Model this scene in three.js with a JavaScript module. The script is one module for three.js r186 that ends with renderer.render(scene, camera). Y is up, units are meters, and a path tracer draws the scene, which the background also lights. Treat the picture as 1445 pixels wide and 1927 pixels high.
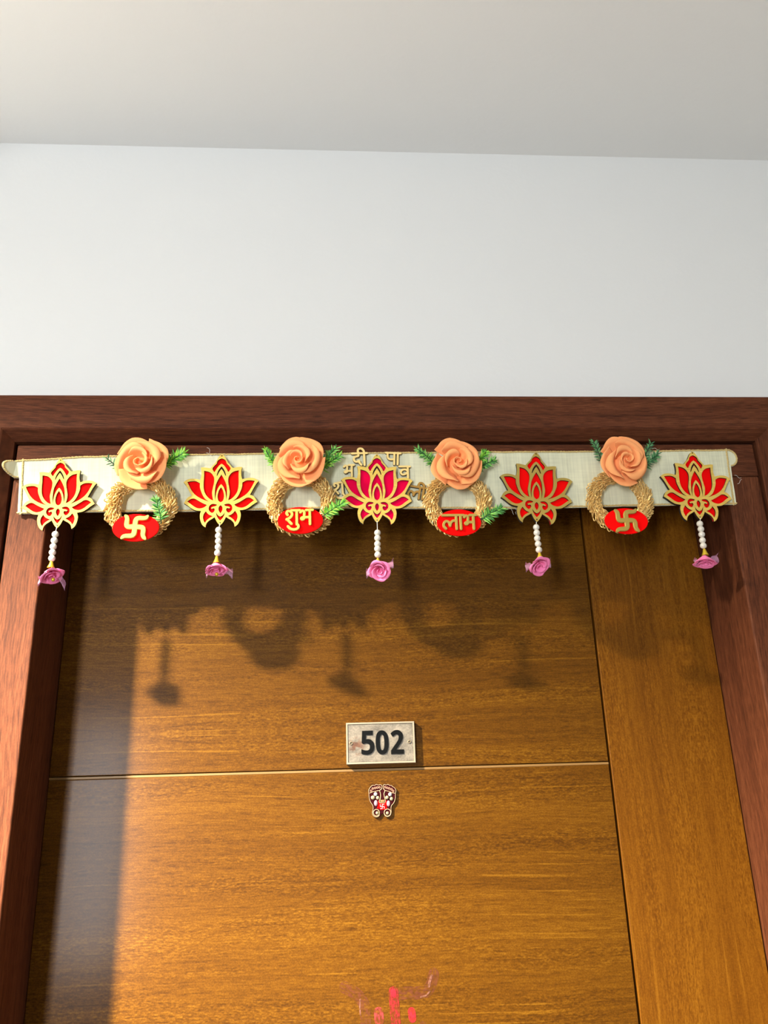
import * as THREE from 'three';
import { mergeGeometries, mergeVertices } from 'three/addons/utils/BufferGeometryUtils.js';
import { RoundedBoxGeometry } from 'three/addons/geometries/RoundedBoxGeometry.js';
import { RectAreaLightUniformsLib } from 'three/addons/lights/RectAreaLightUniformsLib.js';
import { FontLoader } from 'three/addons/loaders/FontLoader.js';
import { TextGeometry } from 'three/addons/geometries/TextGeometry.js';

// ------------------------------------------------------------------ camera, lights, exposure
const scene = new THREE.Scene();
scene.background = new THREE.Color(0x000000);
const camera = new THREE.PerspectiveCamera(64.22, 1445 / 1927, 0.02, 30);
camera.position.set(-0.1018, 1.55, 1.1181);
camera.rotation.order = 'YXZ';
camera.rotation.set(0.3396, -0.0715, -0.031);
const renderer = new THREE.WebGLRenderer({ antialias: true });
renderer.toneMapping = THREE.LinearToneMapping;
renderer.toneMappingExposure = 1.0;
renderer.shadowMap.enabled = true;
const CEIL = 2.616;
// warm baffled ceiling light near the door wall, left of the door: the baffles keep its beam below the door head
const LAMP = { x: -1.13, y: 2.55, z: 0.66, color: new THREE.Color(1.0, 0.89, 0.69), cd: 136, angle: 1.34, pen: 1.0, r: 0.036, bx: 0.34, bz: 0.097, drop: 0.10 };
// daylight window in the opposite corridor wall, behind the viewer on the left
const WIN = { x: -1.32, y: 1.40, w: 0.34, h: 1.15, color: new THREE.Color(0.92, 0.96, 1.0), nits: 70 };

RectAreaLightUniformsLib.init();
// ------------------------------------------------------------------ helpers
function rng(seed) { let a = seed >>> 0; return () => { a = (a + 0x6D2B79F5) | 0; let t = Math.imul(a ^ (a >>> 15), 1 | a); t = (t + Math.imul(t ^ (t >>> 7), 61 | t)) ^ t; return ((t ^ (t >>> 14)) >>> 0) / 4294967296; }; }
const used = {};
function numbered(n) { const k = used[n] = (used[n] ?? -1) + 1; return k ? `${n}_${String(k).padStart(3, '0')}` : n; }
function shade(o) { o.traverse(c => { if (c.isMesh) { c.castShadow = true; c.receiveShadow = true; } }); return o; }
function thing(name, label, category, pos = [0, 0, 0], group) {
  const o = new THREE.Group(); o.name = numbered(name); o.position.set(...pos);
  o.userData = { label, category }; if (group) o.userData.group = group;
  scene.add(o); return o;
}
function part(name, geo, mat, parent) { const m = new THREE.Mesh(geo, mat); m.name = name; m.castShadow = m.receiveShadow = true; parent.add(m); return m; }
function struct(name, geo, mat) { const m = part(name, geo, mat, scene); m.userData.kind = 'structure'; return m; }
const V = (x, y, z = 0) => new THREE.Vector3(x, y, z);
const flat = g => (g.index ? g.toNonIndexed() : g);
const merge = gs => mergeGeometries(gs.map(g => { const f = flat(g); for (const k of Object.keys(f.attributes)) if (!['position', 'normal', 'uv'].includes(k)) f.deleteAttribute(k); return f; }));

// value noise
const P = new Uint8Array(512); { const r = rng(7); for (let i = 0; i < 256; i++) P[i] = i; for (let i = 255; i > 0; i--) { const j = Math.floor(r() * (i + 1)); [P[i], P[j]] = [P[j], P[i]]; } for (let i = 0; i < 256; i++) P[i + 256] = P[i]; }
function vn(x, y) {
  const xi = Math.floor(x), yi = Math.floor(y); let fx = x - xi, fy = y - yi; fx = fx * fx * (3 - 2 * fx); fy = fy * fy * (3 - 2 * fy);
  const X = xi & 255, Y = yi & 255, a = P[P[X] + Y], b = P[P[(X + 1) & 255] + Y], c = P[P[X] + ((Y + 1) & 255)], d = P[P[(X + 1) & 255] + ((Y + 1) & 255)];
  return (a + (b - a) * fx + (c - a) * fy + (a - b - c + d) * fx * fy) / 255;
}
function fbm(x, y, o = 4) { let s = 0, a = 0.5, n = 0; for (let i = 0; i < o; i++) { s += a * vn(x, y); n += a; x = x * 2.03 + 17.3; y = y * 2.03 + 5.1; a *= 0.5; } return s / n; }
const mix = (a, b, t) => a + (b - a) * t, clamp = (x, a = 0, b = 1) => Math.min(b, Math.max(a, x)), sst = (a, b, x) => { const t = clamp((x - a) / (b - a)); return t * t * (3 - 2 * t); };
function tex(w, h, fn, srgb = true) {
  const d = new Uint8Array(w * h * 4);
  for (let j = 0; j < h; j++) for (let i = 0; i < w; i++) { const c = fn(i / w, j / h), k = 4 * (j * w + i); d[k] = clamp(c[0], 0, 255); d[k + 1] = clamp(c[1], 0, 255); d[k + 2] = clamp(c[2], 0, 255); d[k + 3] = c[3] === undefined ? 255 : clamp(c[3], 0, 255); }
  const t = new THREE.DataTexture(d, w, h, THREE.RGBAFormat); t.magFilter = THREE.LinearFilter; t.minFilter = THREE.LinearMipmapLinearFilter; t.generateMipmaps = true;
  t.wrapS = t.wrapT = THREE.MirroredRepeatWrapping; if (srgb) t.colorSpace = THREE.SRGBColorSpace; t.needsUpdate = true; return t;
}
// wood: grain runs along u; the texture covers 1 m x 1 m
function woodAt(u, v, k) {
  const bend = (fbm(u * 1.6 + k.s, v * 3 + k.s, 3) - 0.5) * 0.05, y = v + bend;
  const band = fbm(u * 1.1 + k.s, y * 22, 3), streak = fbm(u * 6, y * 190 + k.s, 3), pore = vn(u * 40 + k.s, y * 640), fine = vn(u * 90 + k.s, y * 930);
  const fig = vn(u * 300 + 2 * vn(u * 40, y * 90), y * 720 + 2 * vn(u * 70, y * 60) + k.s), mott = fbm(u * 5 + 4, y * 40 + k.s, 3);
  let t = 0.5 + k.band * (band - 0.5) + k.streak * (streak - 0.5) + k.fig * (fig - 0.5) * sst(0.3, 0.7, mott) + k.fine * (fine - 0.5) + (k.grit ?? 0) * (vn(u * 900 + k.s, y * 1000) - 0.5);
  t -= k.pore * sst(0.68, 0.95, pore); t += k.line * sst(0.80, 0.93, vn(u * 3 + k.s * 2, y * 420)) * sst(0.4, 0.8, vn(u * 9, y * 40 + 3));
  return clamp(t);
}
function woodTex(w, h, k) {
  const c0 = k.dark, c1 = k.mid, c2 = k.light;
  return tex(w, h, (u, v) => { const t = woodAt(u, v, k); return t < 0.5 ? [0, 1, 2].map(i => mix(c0[i], c1[i], t * 2)) : [0, 1, 2].map(i => mix(c1[i], c2[i], t * 2 - 1)); });
}
function woodBump(w, h, k) { return tex(w, h, (u, v) => { const t = 255 * woodAt(u, v, k); return [t, t, t]; }, false); }
// box mapping in metres: grain 'x' runs along world x, 'y' along world y
function woodUV(g, grain, off = [0, 0]) {
  g = flat(g); const p = g.attributes.position, n = g.attributes.normal, uv = new Float32Array(p.count * 2);
  for (let i = 0; i < p.count; i++) {
    const x = p.getX(i), y = p.getY(i), z = p.getZ(i), nx = Math.abs(n.getX(i)), ny = Math.abs(n.getY(i)), nz = Math.abs(n.getZ(i));
    let a, b; if (nz >= nx && nz >= ny) [a, b] = [x, y]; else if (nx >= ny) [a, b] = [z + x, y]; else [a, b] = [x, z + y];
    uv[2 * i] = (grain === 'x' ? a : b) + off[0]; uv[2 * i + 1] = (grain === 'x' ? b : a) + off[1];
  }
  g.setAttribute('uv', new THREE.BufferAttribute(uv, 2)); return g;
}
function box(x0, x1, y0, y1, z0, z1, r = 0.0015) { const g = new RoundedBoxGeometry(x1 - x0, y1 - y0, z1 - z0, 2, r); g.translate((x0 + x1) / 2, (y0 + y1) / 2, (z0 + z1) / 2); return g; }
const std = o => new THREE.MeshStandardMaterial(o), phy = o => new THREE.MeshPhysicalMaterial(o);

// ------------------------------------------------------------------ materials
const kDoor = { s: 3.1, band: 0.42, streak: 0.35, fig: 0.55, fine: 0.3, grit: 0.4, pore: 0.2, line: 0.45, dark: [70, 40, 4], mid: [95, 58, 7], light: [123, 82, 16] };
const kFrame = { s: 9.7, band: 0.35, streak: 0.45, fig: 0.1, fine: 0.5, grit: 0.15, pore: 0.3, line: 0.4, dark: [60, 30, 17], mid: [88, 47, 27], light: [116, 68, 42] };
const doorMap = woodTex(2048, 2048, kDoor), doorBump = woodBump(1024, 1024, kDoor), frameMap = woodTex(1024, 2048, kFrame);
const M = {};
M.door = phy({ map: doorMap, bumpMap: doorBump, bumpScale: 0.00012, roughness: 0.5, specularIntensity: 0.22, clearcoat: 0.09, clearcoatRoughness: 0.18 });
M.stile = phy({ map: woodTex(1024, 1024, { ...kDoor, dark: [86, 48, 7], mid: [112, 67, 11], light: [138, 90, 20] }), roughness: 0.5, specularIntensity: 0.22, clearcoat: 0.09, clearcoatRoughness: 0.18 });
M.frame = phy({ map: frameMap, roughness: 0.65, specularIntensity: 0.28 });
M.inlay = std({ color: 0x8c6838, roughness: 0.5 });
const plaster = tex(1024, 1024, (u, v) => { const t = 128 + 90 * (fbm(u * 160, v * 160, 3) - 0.5) + 60 * (fbm(u * 9, v * 9, 3) - 0.5); return [t, t, t]; }, false);
M.wall = std({ color: 0xe4e4e2, roughness: 0.85, bumpMap: plaster, bumpScale: 0.0005 });
M.wallBack = std({ color: 0x93999d, roughness: 0.85 });
M.ceil = std({ color: 0xe9e8e6, roughness: 0.9, bumpMap: plaster, bumpScale: 0.0006 });
M.floor = std({ color: 0x36383c, roughness: 0.35 });
M.red = phy({ color: 0xee0404, roughness: 0.85, specularIntensity: 0.15 });
M.magenta = phy({ color: 0xdc003e, roughness: 0.85, specularIntensity: 0.15 });
M.black = std({ color: 0x14100c, roughness: 0.7 });
const brushed = tex(256, 256, (u, v) => { const t = 218 + 45 * (fbm(u * 8, v * 120, 3) - 0.5); return [t, t * 0.85, t * 0.42]; });
M.gold = phy({ map: brushed, metalness: 0.25, roughness: 0.62, specularIntensity: 0.6 });
M.goldLetter = phy({ color: 0xf2d488, metalness: 0.2, roughness: 0.55 });
M.brass = phy({ color: 0xb09648, metalness: 0.35, roughness: 0.5 });
M.goldDull = phy({ color: 0xa8813a, metalness: 0.35, roughness: 0.6 });
M.goldSide = std({ color: 0x2a1a0a, roughness: 0.6 });
M.letterSide = std({ color: 0x4a2810, roughness: 0.7 });
M.foil = std({ color: 0xe8c47c, metalness: 0.45, roughness: 0.4 });
M.pearl = phy({ color: 0xd6d0c4, roughness: 0.25, clearcoat: 0.6, clearcoatRoughness: 0.1 });
M.foam = phy({ color: 0xffaa6a, roughness: 0.85, sheen: 0.3, sheenColor: new THREE.Color(1, 0.7, 0.5), sheenRoughness: 0.6, transmission: 0.0 });
M.pink = phy({ color: 0xfb84b8, roughness: 0.8, side: THREE.DoubleSide });
M.net = phy({ color: 0xe8a8cc, roughness: 0.3, transparent: true, opacity: 0.22, side: THREE.DoubleSide });
M.thread = std({ color: 0xe6e2d8, roughness: 0.7 });
M.calyx = std({ color: 0xd8b93a, metalness: 0.6, roughness: 0.35 });
M.stem = std({ color: 0x1c3c22, roughness: 0.6 });
M.leafTip = [0x9be04a, 0x84c858, 0x5c9a5c].map(c => std({ color: c, roughness: 0.5, side: THREE.DoubleSide }));
M.leaf = [0x4f9e34, 0x3a8238, 0x2a6038].map(c => std({ color: c, roughness: 0.5, side: THREE.DoubleSide }));
const weave = tex(1024, 256, (u, v) => { const t = 0.96 + 0.07 * (vn(u * 430, v * 3) - 0.5) + 0.03 * (vn(u * 25, v * 110) - 0.5) + 0.10 * (fbm(u * 26, v * 5, 3) - 0.5); return [226 * t, 225 * t, 194 * t]; });
M.cloth = phy({ map: weave, roughness: 0.75, specularIntensity: 0.5, side: THREE.DoubleSide });
M.braid = std({ color: 0xd2b878, roughness: 0.5, metalness: 0.25 });

// ------------------------------------------------------------------ the setting
function slab(name, x0, x1, y0, y1, z0, z1, m) { const g = new THREE.BoxGeometry(x1 - x0, y1 - y0, z1 - z0); g.translate((x0 + x1) / 2, (y0 + y1) / 2, (z0 + z1) / 2); return struct(name, woodUV(g, 'x'), m); }
const RX0 = -6, RX1 = 2.3, RZ1 = 3.3, WZ = -0.01;
{
  const s = new THREE.Shape([[RX0, 0], [RX1, 0], [RX1, CEIL], [RX0, CEIL]].map(p => new THREE.Vector2(...p)));
  s.holes.push(new THREE.Path([[-0.6, -0.0], [-0.6, 2.095], [0.6, 2.095], [0.6, -0.0]].map((p, i) => new THREE.Vector2(p[0], p[1] + (p[1] === 0 ? 0.0005 : 0)))));
  const g = new THREE.ExtrudeGeometry(s, { depth: 0.2, bevelEnabled: false }); g.translate(0, 0, WZ - 0.2);
  struct('wall_front', woodUV(g, 'x'), M.wall);
}
slab('wall_back', RX0, RX1, 0, CEIL, RZ1, RZ1 + 0.15, M.wallBack);
slab('wall_left', RX0 - 0.15, RX0, 0, CEIL, WZ - 0.2, RZ1 + 0.15, M.wall);
slab('wall_right', RX1, RX1 + 0.15, 0, CEIL, WZ - 0.2, RZ1 + 0.15, M.wall);
slab('ceiling', RX0 - 0.15, RX1 + 0.15, CEIL, CEIL + 0.15, WZ - 0.2, RZ1 + 0.15, M.ceil);
slab('floor', RX0 - 0.15, RX1 + 0.15, -0.15, 0, WZ - 0.2, RZ1 + 0.15, M.floor);

// architrave: mitred mouldings whose inner edge is chamfered down to the jamb face
function architrave(name, path, grain, off) {
  // path: for each profile point (d outwards from the inner edge, z) the two mitred ends
  const prof = [[0, -0.009], [0, 0.002], [0.0125, 0.019], [0.0145, 0.0205], [0.0655, 0.0205], [0.0675, 0.0185], [0.0675, -0.0095]];
  const pos = [], q = (a, b, c, d) => pos.push(...a, ...b, ...c, ...a, ...c, ...d);
  for (let i = 0; i < prof.length; i++) { const [d0, z0] = prof[i], [d1, z1] = prof[(i + 1) % prof.length]; const A = path(d0, z0), B = path(d1, z1); q(A[0], A[1], B[1], B[0]); }
  const e0 = prof.map(([d, z]) => path(d, z)[0]), e1 = prof.map(([d, z]) => path(d, z)[1]);
  for (let i = 1; i < prof.length - 1; i++) pos.push(...e0[0], ...e0[i], ...e0[i + 1], ...e1[0], ...e1[i + 1], ...e1[i]);
  const g = new THREE.BufferGeometry(); g.setAttribute('position', new THREE.Float32BufferAttribute(pos, 3)); g.computeVertexNormals();
  return struct(name, woodUV(g, grain, off), M.frame);
}
const IX = 0.5575, IY = 2.0575;
architrave('trim_1', (d, z) => [[IX + d, IY + d, z], [-IX - d, IY + d, z]], 'x', [0.3, 0.2]);
architrave('trim_2', (d, z) => [[-IX - d, IY + d, z], [-IX - d, 0.001, z]], 'y', [0.1, 0.52]);
architrave('trim_3', (d, z) => [[IX + d, 0.001, z], [IX + d, IY + d, z]], 'y', [0.6, 0.15]);

const DZ = -0.1215, JX = 0.31, GY = 1.592;
const door = new THREE.Group(); door.name = 'door_1'; door.userData = { kind: 'structure' }; scene.add(door);
{
  part('frame_head', woodUV(box(-0.5535, 0.5535, 2.0, 2.0535, -0.185, 0, 0.002), 'x', [0.7, 0.61]), M.frame, door);
  part('frame_jamb', woodUV(box(-0.5535, -0.5, 0.0005, 1.9997, -0.185, 0, 0.003), 'y', [0.2, 0.9]), M.frame, door);
  part('frame_jamb', woodUV(box(0.5, 0.5535, 0.0005, 1.9997, -0.185, 0, 0.003), 'y', [0.5, 0.3]), M.frame, door);
  const rebate = std({ color: 0x1a0d08, roughness: 0.8 });
  part('frame_rebate', merge([box(-0.599, -0.5537, 0.0005, 2.094, -0.185, -0.0105, 0.001), box(0.5537, 0.599, 0.0005, 2.094, -0.185, -0.0105, 0.001), box(-0.5537, 0.5537, 2.0537, 2.094, -0.185, -0.0105, 0.001)]), rebate, door);
  part('panel', woodUV(box(-0.4995, JX - 0.0012, GY + 0.0028, 1.9985, DZ - 0.04, DZ, 0.0012), 'x', [0.5, 0.35]), M.door, door);
  part('panel', woodUV(box(-0.4995, JX - 0.0012, 0.006, GY - 0.0016, DZ - 0.04, DZ, 0.0012), 'x', [0.42, 0.18]), M.door, door);
  part('stile', woodUV(box(JX + 0.0018, 0.4985, 0.006, 1.9985, DZ - 0.04, DZ + 0.0004, 0.0012), 'y', [0.13, 0.55]), M.stile, door);
  part('inlay_strip', box(-0.4995, JX - 0.0012, GY - 0.0014, GY + 0.0018, DZ - 0.04, DZ - 0.0006, 0.0004), M.inlay, door);
  part('door_core', box(-0.4995, 0.4985, 0.006, 1.9985, DZ - 0.06, DZ - 0.0402, 0.001), rebate, door);
}

// ------------------------------------------------------------------ window behind the viewer
{
  const g = new THREE.Group(); g.name = 'window_1'; g.userData = { kind: 'structure' }; g.position.set(WIN.x, WIN.y, RZ1); scene.add(g);
  const w = WIN.w / 2, h = WIN.h / 2, f = 0.05, bar = (x0, x1, y0, y1) => box(x0, x1, y0, y1, -0.035, -0.001, 0.004);
  part('window_frame', merge([bar(-w - f, -w, -h - f, h + f), bar(w, w + f, -h - f, h + f), bar(-w, w, h, h + f), bar(-w, w, -h - f, -h)]), M.frame, g);
  const p = new THREE.BoxGeometry(WIN.w, WIN.h, 0.004); p.translate(0, 0, -0.005);
  part('window_pane', p, std({ color: 0xffffff, emissive: WIN.color, emissiveIntensity: 1.2 }), g).castShadow = false;
  const l = new THREE.RectAreaLight(WIN.color, WIN.nits, WIN.w, WIN.h); l.name = 'window_daylight'; l.position.set(0, 0, -0.012); g.add(l);   // shines along -z, into the corridor
}

// ------------------------------------------------------------------ the lamp (outside the frame)
{
  const L = LAMP, t = thing('ceiling_light', 'long black baffled ceiling light with a warm lamp, left of the door', 'ceiling light', [L.x, CEIL, L.z]);
  const y0 = L.y - L.drop - CEIL, wall = (x0, x1, z0, z1) => box(x0, x1, y0, -0.0005, z0, z1, 0.001), k = 0.006;
  part('baffle', wall(-L.bx - k, L.bx + k, -L.bz - k, -L.bz), M.black, t); part('baffle', wall(-L.bx - k, L.bx + k, L.bz, L.bz + k), M.black, t);
  part('baffle', wall(-L.bx - k, -L.bx, -L.bz, L.bz), M.black, t); part('baffle', wall(L.bx, L.bx + k, -L.bz, L.bz), M.black, t);
  const disc = new THREE.CylinderGeometry(L.r, L.r, 0.004, 40); disc.translate(0, L.y - CEIL + 0.004 + L.r, 0);
  part('diffuser', disc, std({ color: 0xffffff, emissive: L.color, emissiveIntensity: 1.5 }), t).castShadow = false;
  const s = new THREE.SpotLight(L.color, L.cd, 0, L.angle, L.pen, 2);
  s.position.set(0, L.y - CEIL, 0); s.target.position.set(0, -2, 0); s.castShadow = true; s.shadow.radius = L.r / 0.02; s.shadow.mapSize.set(2048, 2048); s.shadow.camera.near = 0.02;
  s.name = 'lamp_light'; s.target.name = 'lamp_target'; t.add(s); t.add(s.target);
}

// ------------------------------------------------------------------ swept strokes (letters, emblems, painted marks)
// points in 2-D; flat bar of the given width and thickness with rounded ends, lying on z = 0
function stroke(pts, width, depth, { z = 0, round = true, smooth = true, n = 0, taper = null } = {}) {
  const v3 = pts.map(p => V(p[0], p[1], 0)); let s;
  if (smooth && pts.length > 2) { s = new THREE.CatmullRomCurve3(v3, false, 'centripetal').getSpacedPoints(n || pts.length * 5); }
  else { s = []; for (let i = 0; i < v3.length - 1; i++) for (let k = 0; k < 4; k++) s.push(v3[i].clone().lerp(v3[i + 1], k / 4)); s.push(v3[v3.length - 1].clone()); }
  const T = s.map((p, i) => s[Math.min(i + 1, s.length - 1)].clone().sub(s[Math.max(i - 1, 0)]).normalize());
  const h = width / 2, secs = s.map((p, i) => { const w = taper ? h * taper(i / (s.length - 1)) : h; return { p, t: T[i], w }; });
  if (round) { const a = secs[0], b = secs[secs.length - 1]; const cap = (e, sg) => [0.5, 0.8, 0.95, 1.0].map(k => ({ p: e.p.clone().addScaledVector(e.t, sg * e.w * k), t: e.t, w: e.w * Math.max(0.06, Math.sqrt(1 - k * k)) })); secs.unshift(...cap(a, -1).reverse()); secs.push(...cap(b, 1)); }
  const c = Math.min(depth * 0.25, h * 0.25), pos = [], uv = [], q = (A, B, C, D, ua, ub, va, vb) => { pos.push(...A, ...B, ...C, ...A, ...C, ...D); uv.push(ua, va, ua, vb, ub, vb, ua, va, ub, vb, ub, va); };
  // the bar rises a hair along its length, so that a loop never lies flush on itself
  const ring = ({ p, t, w }, i) => { const nx = -t.y, ny = t.x, cc = Math.min(c, w * 0.5); return [[w, 0], [w, depth - c], [w - cc, depth], [-w + cc, depth], [-w, depth - c], [-w, 0]].map(([o, zz]) => [p.x + nx * o, p.y + ny * o, z + zz + (depth > 0.0005 ? 0.00018 * i / secs.length : 0)]); };
  const R = secs.map(ring), vv = [0, 0.05, 0.1, 0.9, 0.95, 1];
  for (let i = 0; i < R.length - 1; i++) for (let k = 0; k < 5; k++) q(R[i][k], R[i][k + 1], R[i + 1][k + 1], R[i + 1][k], i / (R.length - 1), (i + 1) / (R.length - 1), vv[k], vv[k + 1]);
  for (const [E, f] of [[R[0], 0], [R[R.length - 1], 1]]) for (let k = 1; k < 5; k++) { const [a, b] = f ? [E[k], E[k + 1]] : [E[k + 1], E[k]]; pos.push(...E[0], ...a, ...b); uv.push(f, 0, f, 0.5, f, 1); }
  const g = new THREE.BufferGeometry(); g.setAttribute('position', new THREE.Float32BufferAttribute(pos, 3)); g.setAttribute('uv', new THREE.Float32BufferAttribute(uv, 2)); g.computeVertexNormals(); return g;
}
// Devanagari letters as strokes in a box about 60 high, y down, headline at 0
const GLYPH = {
  sha: { w: 56, s: [[[9, 18], [5, 11], [10, 3], [20, 4], [27, 13], [24, 25], [14, 34], [5, 38]], [[6, 37], [14, 45], [24, 57]], [[46, 2], [46, 60]], [[24, 0], [58, 0]]] },
  u: { w: 0, s: [[[-10, 58], [-4, 66], [-6, 76], [-20, 82], [-36, 78], [-46, 68]]] },
  bha: { w: 52, s: [[[5, 9], [12, 2], [20, 7], [20, 22], [19, 36], [12, 40], [8, 36], [11, 32], [20, 31], [43, 31]], [[12, 35], [16, 36]], [[43, 2], [43, 60]], [[28, 0], [54, 0]]] },
  la: { w: 66, s: [[[12, 58], [4, 48], [5, 34], [15, 26], [26, 32], [30, 46]], [[30, 44], [36, 30], [46, 24], [57, 27]], [[57, 2], [57, 60]], [[0, 0], [68, 0]]] },
  aa: { w: 20, s: [[[9, 2], [9, 60]], [[-4, 0], [22, 0]]] },
  da: { w: 46, s: [[[28, 2], [28, 13], [14, 17], [7, 27], [11, 39], [22, 42], [30, 37], [32, 46], [40, 58]], [[0, 0], [46, 0]]] },
  ii: { w: 20, s: [[[9, 60], [9, 2], [8, -12], [-2, -23], [-14, -22], [-19, -12], [-15, 0]], [[-4, 0], [22, 0]]] },
  pa: { w: 50, s: [[[9, 2], [9, 20], [15, 32], [28, 35], [42, 31]], [[42, 2], [42, 60]], [[0, 0], [52, 0]]] },
  va: { w: 50, s: [[[42, 22], [28, 15], [13, 20], [7, 31], [14, 42], [27, 41], [42, 28]], [[42, 2], [42, 60]], [[0, 0], [52, 0]]] },
};
function word(list, k, depth, sw = 9.5) {   // list of glyph names, k metres per unit; returns geometry centred on the headline box
  let x = 0; const gs = []; let j = 0;
  for (const n of list) { const G = GLYPH[n]; for (const s of G.s) gs.push(stroke(s.map(p => [(x + p[0]) * k, -p[1] * k]), sw * k, depth, { smooth: s.length > 2, z: 0.00004 * (j++ % 5) })); x += G.w; }
  const g = merge(gs); g.translate(-x * k / 2, 30 * k, 0); return g;
}
function swastika(k, depth) {   // with curving arms, unit box about 100
  const t = e => 0.55 + 0.45 * Math.sin(Math.PI * clamp(e)) ** 0.35;
  const S = (pts, z) => stroke(pts.map(p => [p[0] * k, p[1] * k]), 21 * k, depth, { n: 60, taper: t, z });
  return merge([
    S([[46, 47], [40, 40], [30, 38], [14, 38], [5, 35], [1, 28], [0, 14], [0, -14], [-1, -28], [-5, -35], [-14, -38], [-30, -39], [-40, -41], [-47, -48]], 0),
    S([[-42, 46], [-36, 40], [-34, 30], [-34, 12], [-32, 4], [-26, 0], [-12, 0], [12, 0], [26, -1], [32, -4], [35, -12], [35, -30], [38, -40], [45, -48]], 0.00005)]);
}

// ------------------------------------------------------------------ the cloth band
function lerpList(L, x) { for (let i = 0; i < L.length - 1; i++) if (x <= L[i + 1][0] || i === L.length - 2) { const t = (x - L[i][0]) / (L[i + 1][0] - L[i][0]); return mix(L[i][1], L[i + 1][1], t); } }
const TOP = [[-0.547, 2.028], [-0.4615, 2.0331], [-0.3174, 2.0366], [-0.2095, 2.0378], [-0.0845, 2.038], [0.0344, 2.0391], [0.1508, 2.0397], [0.2729, 2.0403], [0.4091, 2.0408], [0.512, 2.0425]];
const BOT = [[-0.5398, 1.9451], [-0.4167, 1.9472], [-0.3127, 1.9474], [-0.1923, 1.9488], [-0.0855, 1.9508], [0.0226, 1.9488], [0.1163, 1.9483], [0.1635, 1.9483], [0.2749, 1.9496], [0.3878, 1.9513], [0.5079, 1.9526]];
const bandZ = (x, v) => 0.0046 + 0.0035 * (fbm(x * 16 + 3, v * 2.2 + x * 6, 2) - 0.5) + 0.0016 * (fbm(x * 60, v * 3 + 9 + x * 25, 2) - 0.5);
const bandP = (u, v) => { const xt = mix(-0.5455, 0.511, u), xb = mix(-0.539, 0.5075, u), x = mix(xb, xt, v); return V(x, mix(lerpList(BOT, xb), lerpList(TOP, xt), v), Math.max(0.0022, bandZ(x, v))); };
{
  const t = thing('door_band', 'long cream silk band with gold braid edges fixed across the top of the door frame', 'door hanging', [0, 1.99, 0]);
  const nu = 260, nv = 16, pos = [], uv = [], idx = [], at = (u, v, dz) => { const p = bandP(u, v); return [p.x, p.y - 1.99, p.z + dz]; };
  for (const dz of [0, -0.0012]) for (let i = 0; i <= nu; i++) for (let j = 0; j <= nv; j++) { pos.push(...at(i / nu, j / nv, dz)); uv.push(i / nu * 2, j / nv * 0.5); }
  const N = (nu + 1) * (nv + 1), id = (i, j) => i * (nv + 1) + j;
  for (let i = 0; i < nu; i++) for (let j = 0; j < nv; j++) { const a = id(i, j), b = id(i + 1, j), c = id(i + 1, j + 1), d = id(i, j + 1); idx.push(a, b, c, a, c, d, N + a, N + c, N + b, N + a, N + d, N + c); }
  const g = new THREE.BufferGeometry(); g.setAttribute('position', new THREE.Float32BufferAttribute(pos, 3)); g.setAttribute('uv', new THREE.Float32BufferAttribute(uv, 2)); g.setIndex(idx); g.computeVertexNormals();
  part('cloth', g, M.cloth, t);
  // braid: a row of small slanted stitches along each edge
  const R = rng(11), stitch = new THREE.SphereGeometry(1, 6, 4);
  function braid(curve, len, step = 0.0021) {
    const gs = [], n = Math.round(len / step); let prev = null;
    for (let i = 0; i <= n; i++) { const p = curve(i / n), q = curve(Math.min(1, i / n + 0.002)), q0 = curve(Math.max(0, i / n - 0.002)), a = Math.atan2(q.y - q0.y, q.x - q0.x); const s = stitch.clone(); s.scale(0.00175, 0.0012 + 0.0004 * R(), 0.0011); s.rotateZ(a + (i % 2 ? 0.5 : -0.5)); s.translate(p.x + (R() - 0.5) * 0.0004, p.y - 1.99 + (R() - 0.5) * 0.0005, p.z + 0.0008); gs.push(s); }
    return merge(gs);
  }
  part('edge_braid', braid(u => bandP(u, 0.985), 1.06), M.braid, t);
  part('edge_braid', braid(u => bandP(u, 0.018), 1.06), M.braid, t);
  part('edge_braid', braid(v => bandP(0.004, v), 0.085), M.braid, t);
  part('edge_braid', braid(v => bandP(0.996, v), 0.085), M.braid, t);
  const lift = x => 1.75 * Math.max(0, -0.5525 - x);   // the left tab runs up the chamfer of the moulding
  function tab(cx, cy, w, h, side) {   // rounded end tab
    const arc = u => { const a = Math.PI * (u - 0.5) * side + (side < 0 ? Math.PI : 0); return V(cx + Math.cos(side > 0 ? Math.PI * (0.5 - u) : Math.PI * (0.5 + u)) * w, cy + Math.sin(side > 0 ? Math.PI * (0.5 - u) : Math.PI * (0.5 + u)) * h, 0.0032); };
    const s = new THREE.Shape(); s.moveTo(cx - side * 0.003, cy + h); for (let i = 0; i <= 40; i++) { const p = arc(i / 40); s.lineTo(p.x, p.y); } s.lineTo(cx - side * 0.003, cy - h);
    const tg = new THREE.ExtrudeGeometry(s, { depth: 0.0016, bevelEnabled: true, bevelSize: 0.0004, bevelThickness: 0.0004, bevelSegments: 1, curveSegments: 4 }); tg.translate(0, -1.99, 0.0010); { const q = tg.attributes.position; for (let i = 0; i < q.count; i++) q.setZ(i, q.getZ(i) + lift(q.getX(i))); tg.computeVertexNormals(); }
    part('end_tab', tg, M.cloth, t); part('tab_braid', braid(u => { const p = arc(u); return V(cx + (p.x - cx) * 0.93, cy + (p.y - cy) * 0.93, 0.0030 + lift(cx + (p.x - cx) * 0.93)); }, Math.PI * (w + h) / 2), M.braid, t);
  }
  tab(-0.5465, 2.0145, 0.0165, 0.0135, -1); tab(0.511, 2.0285, 0.0115, 0.0135, 1);
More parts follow.
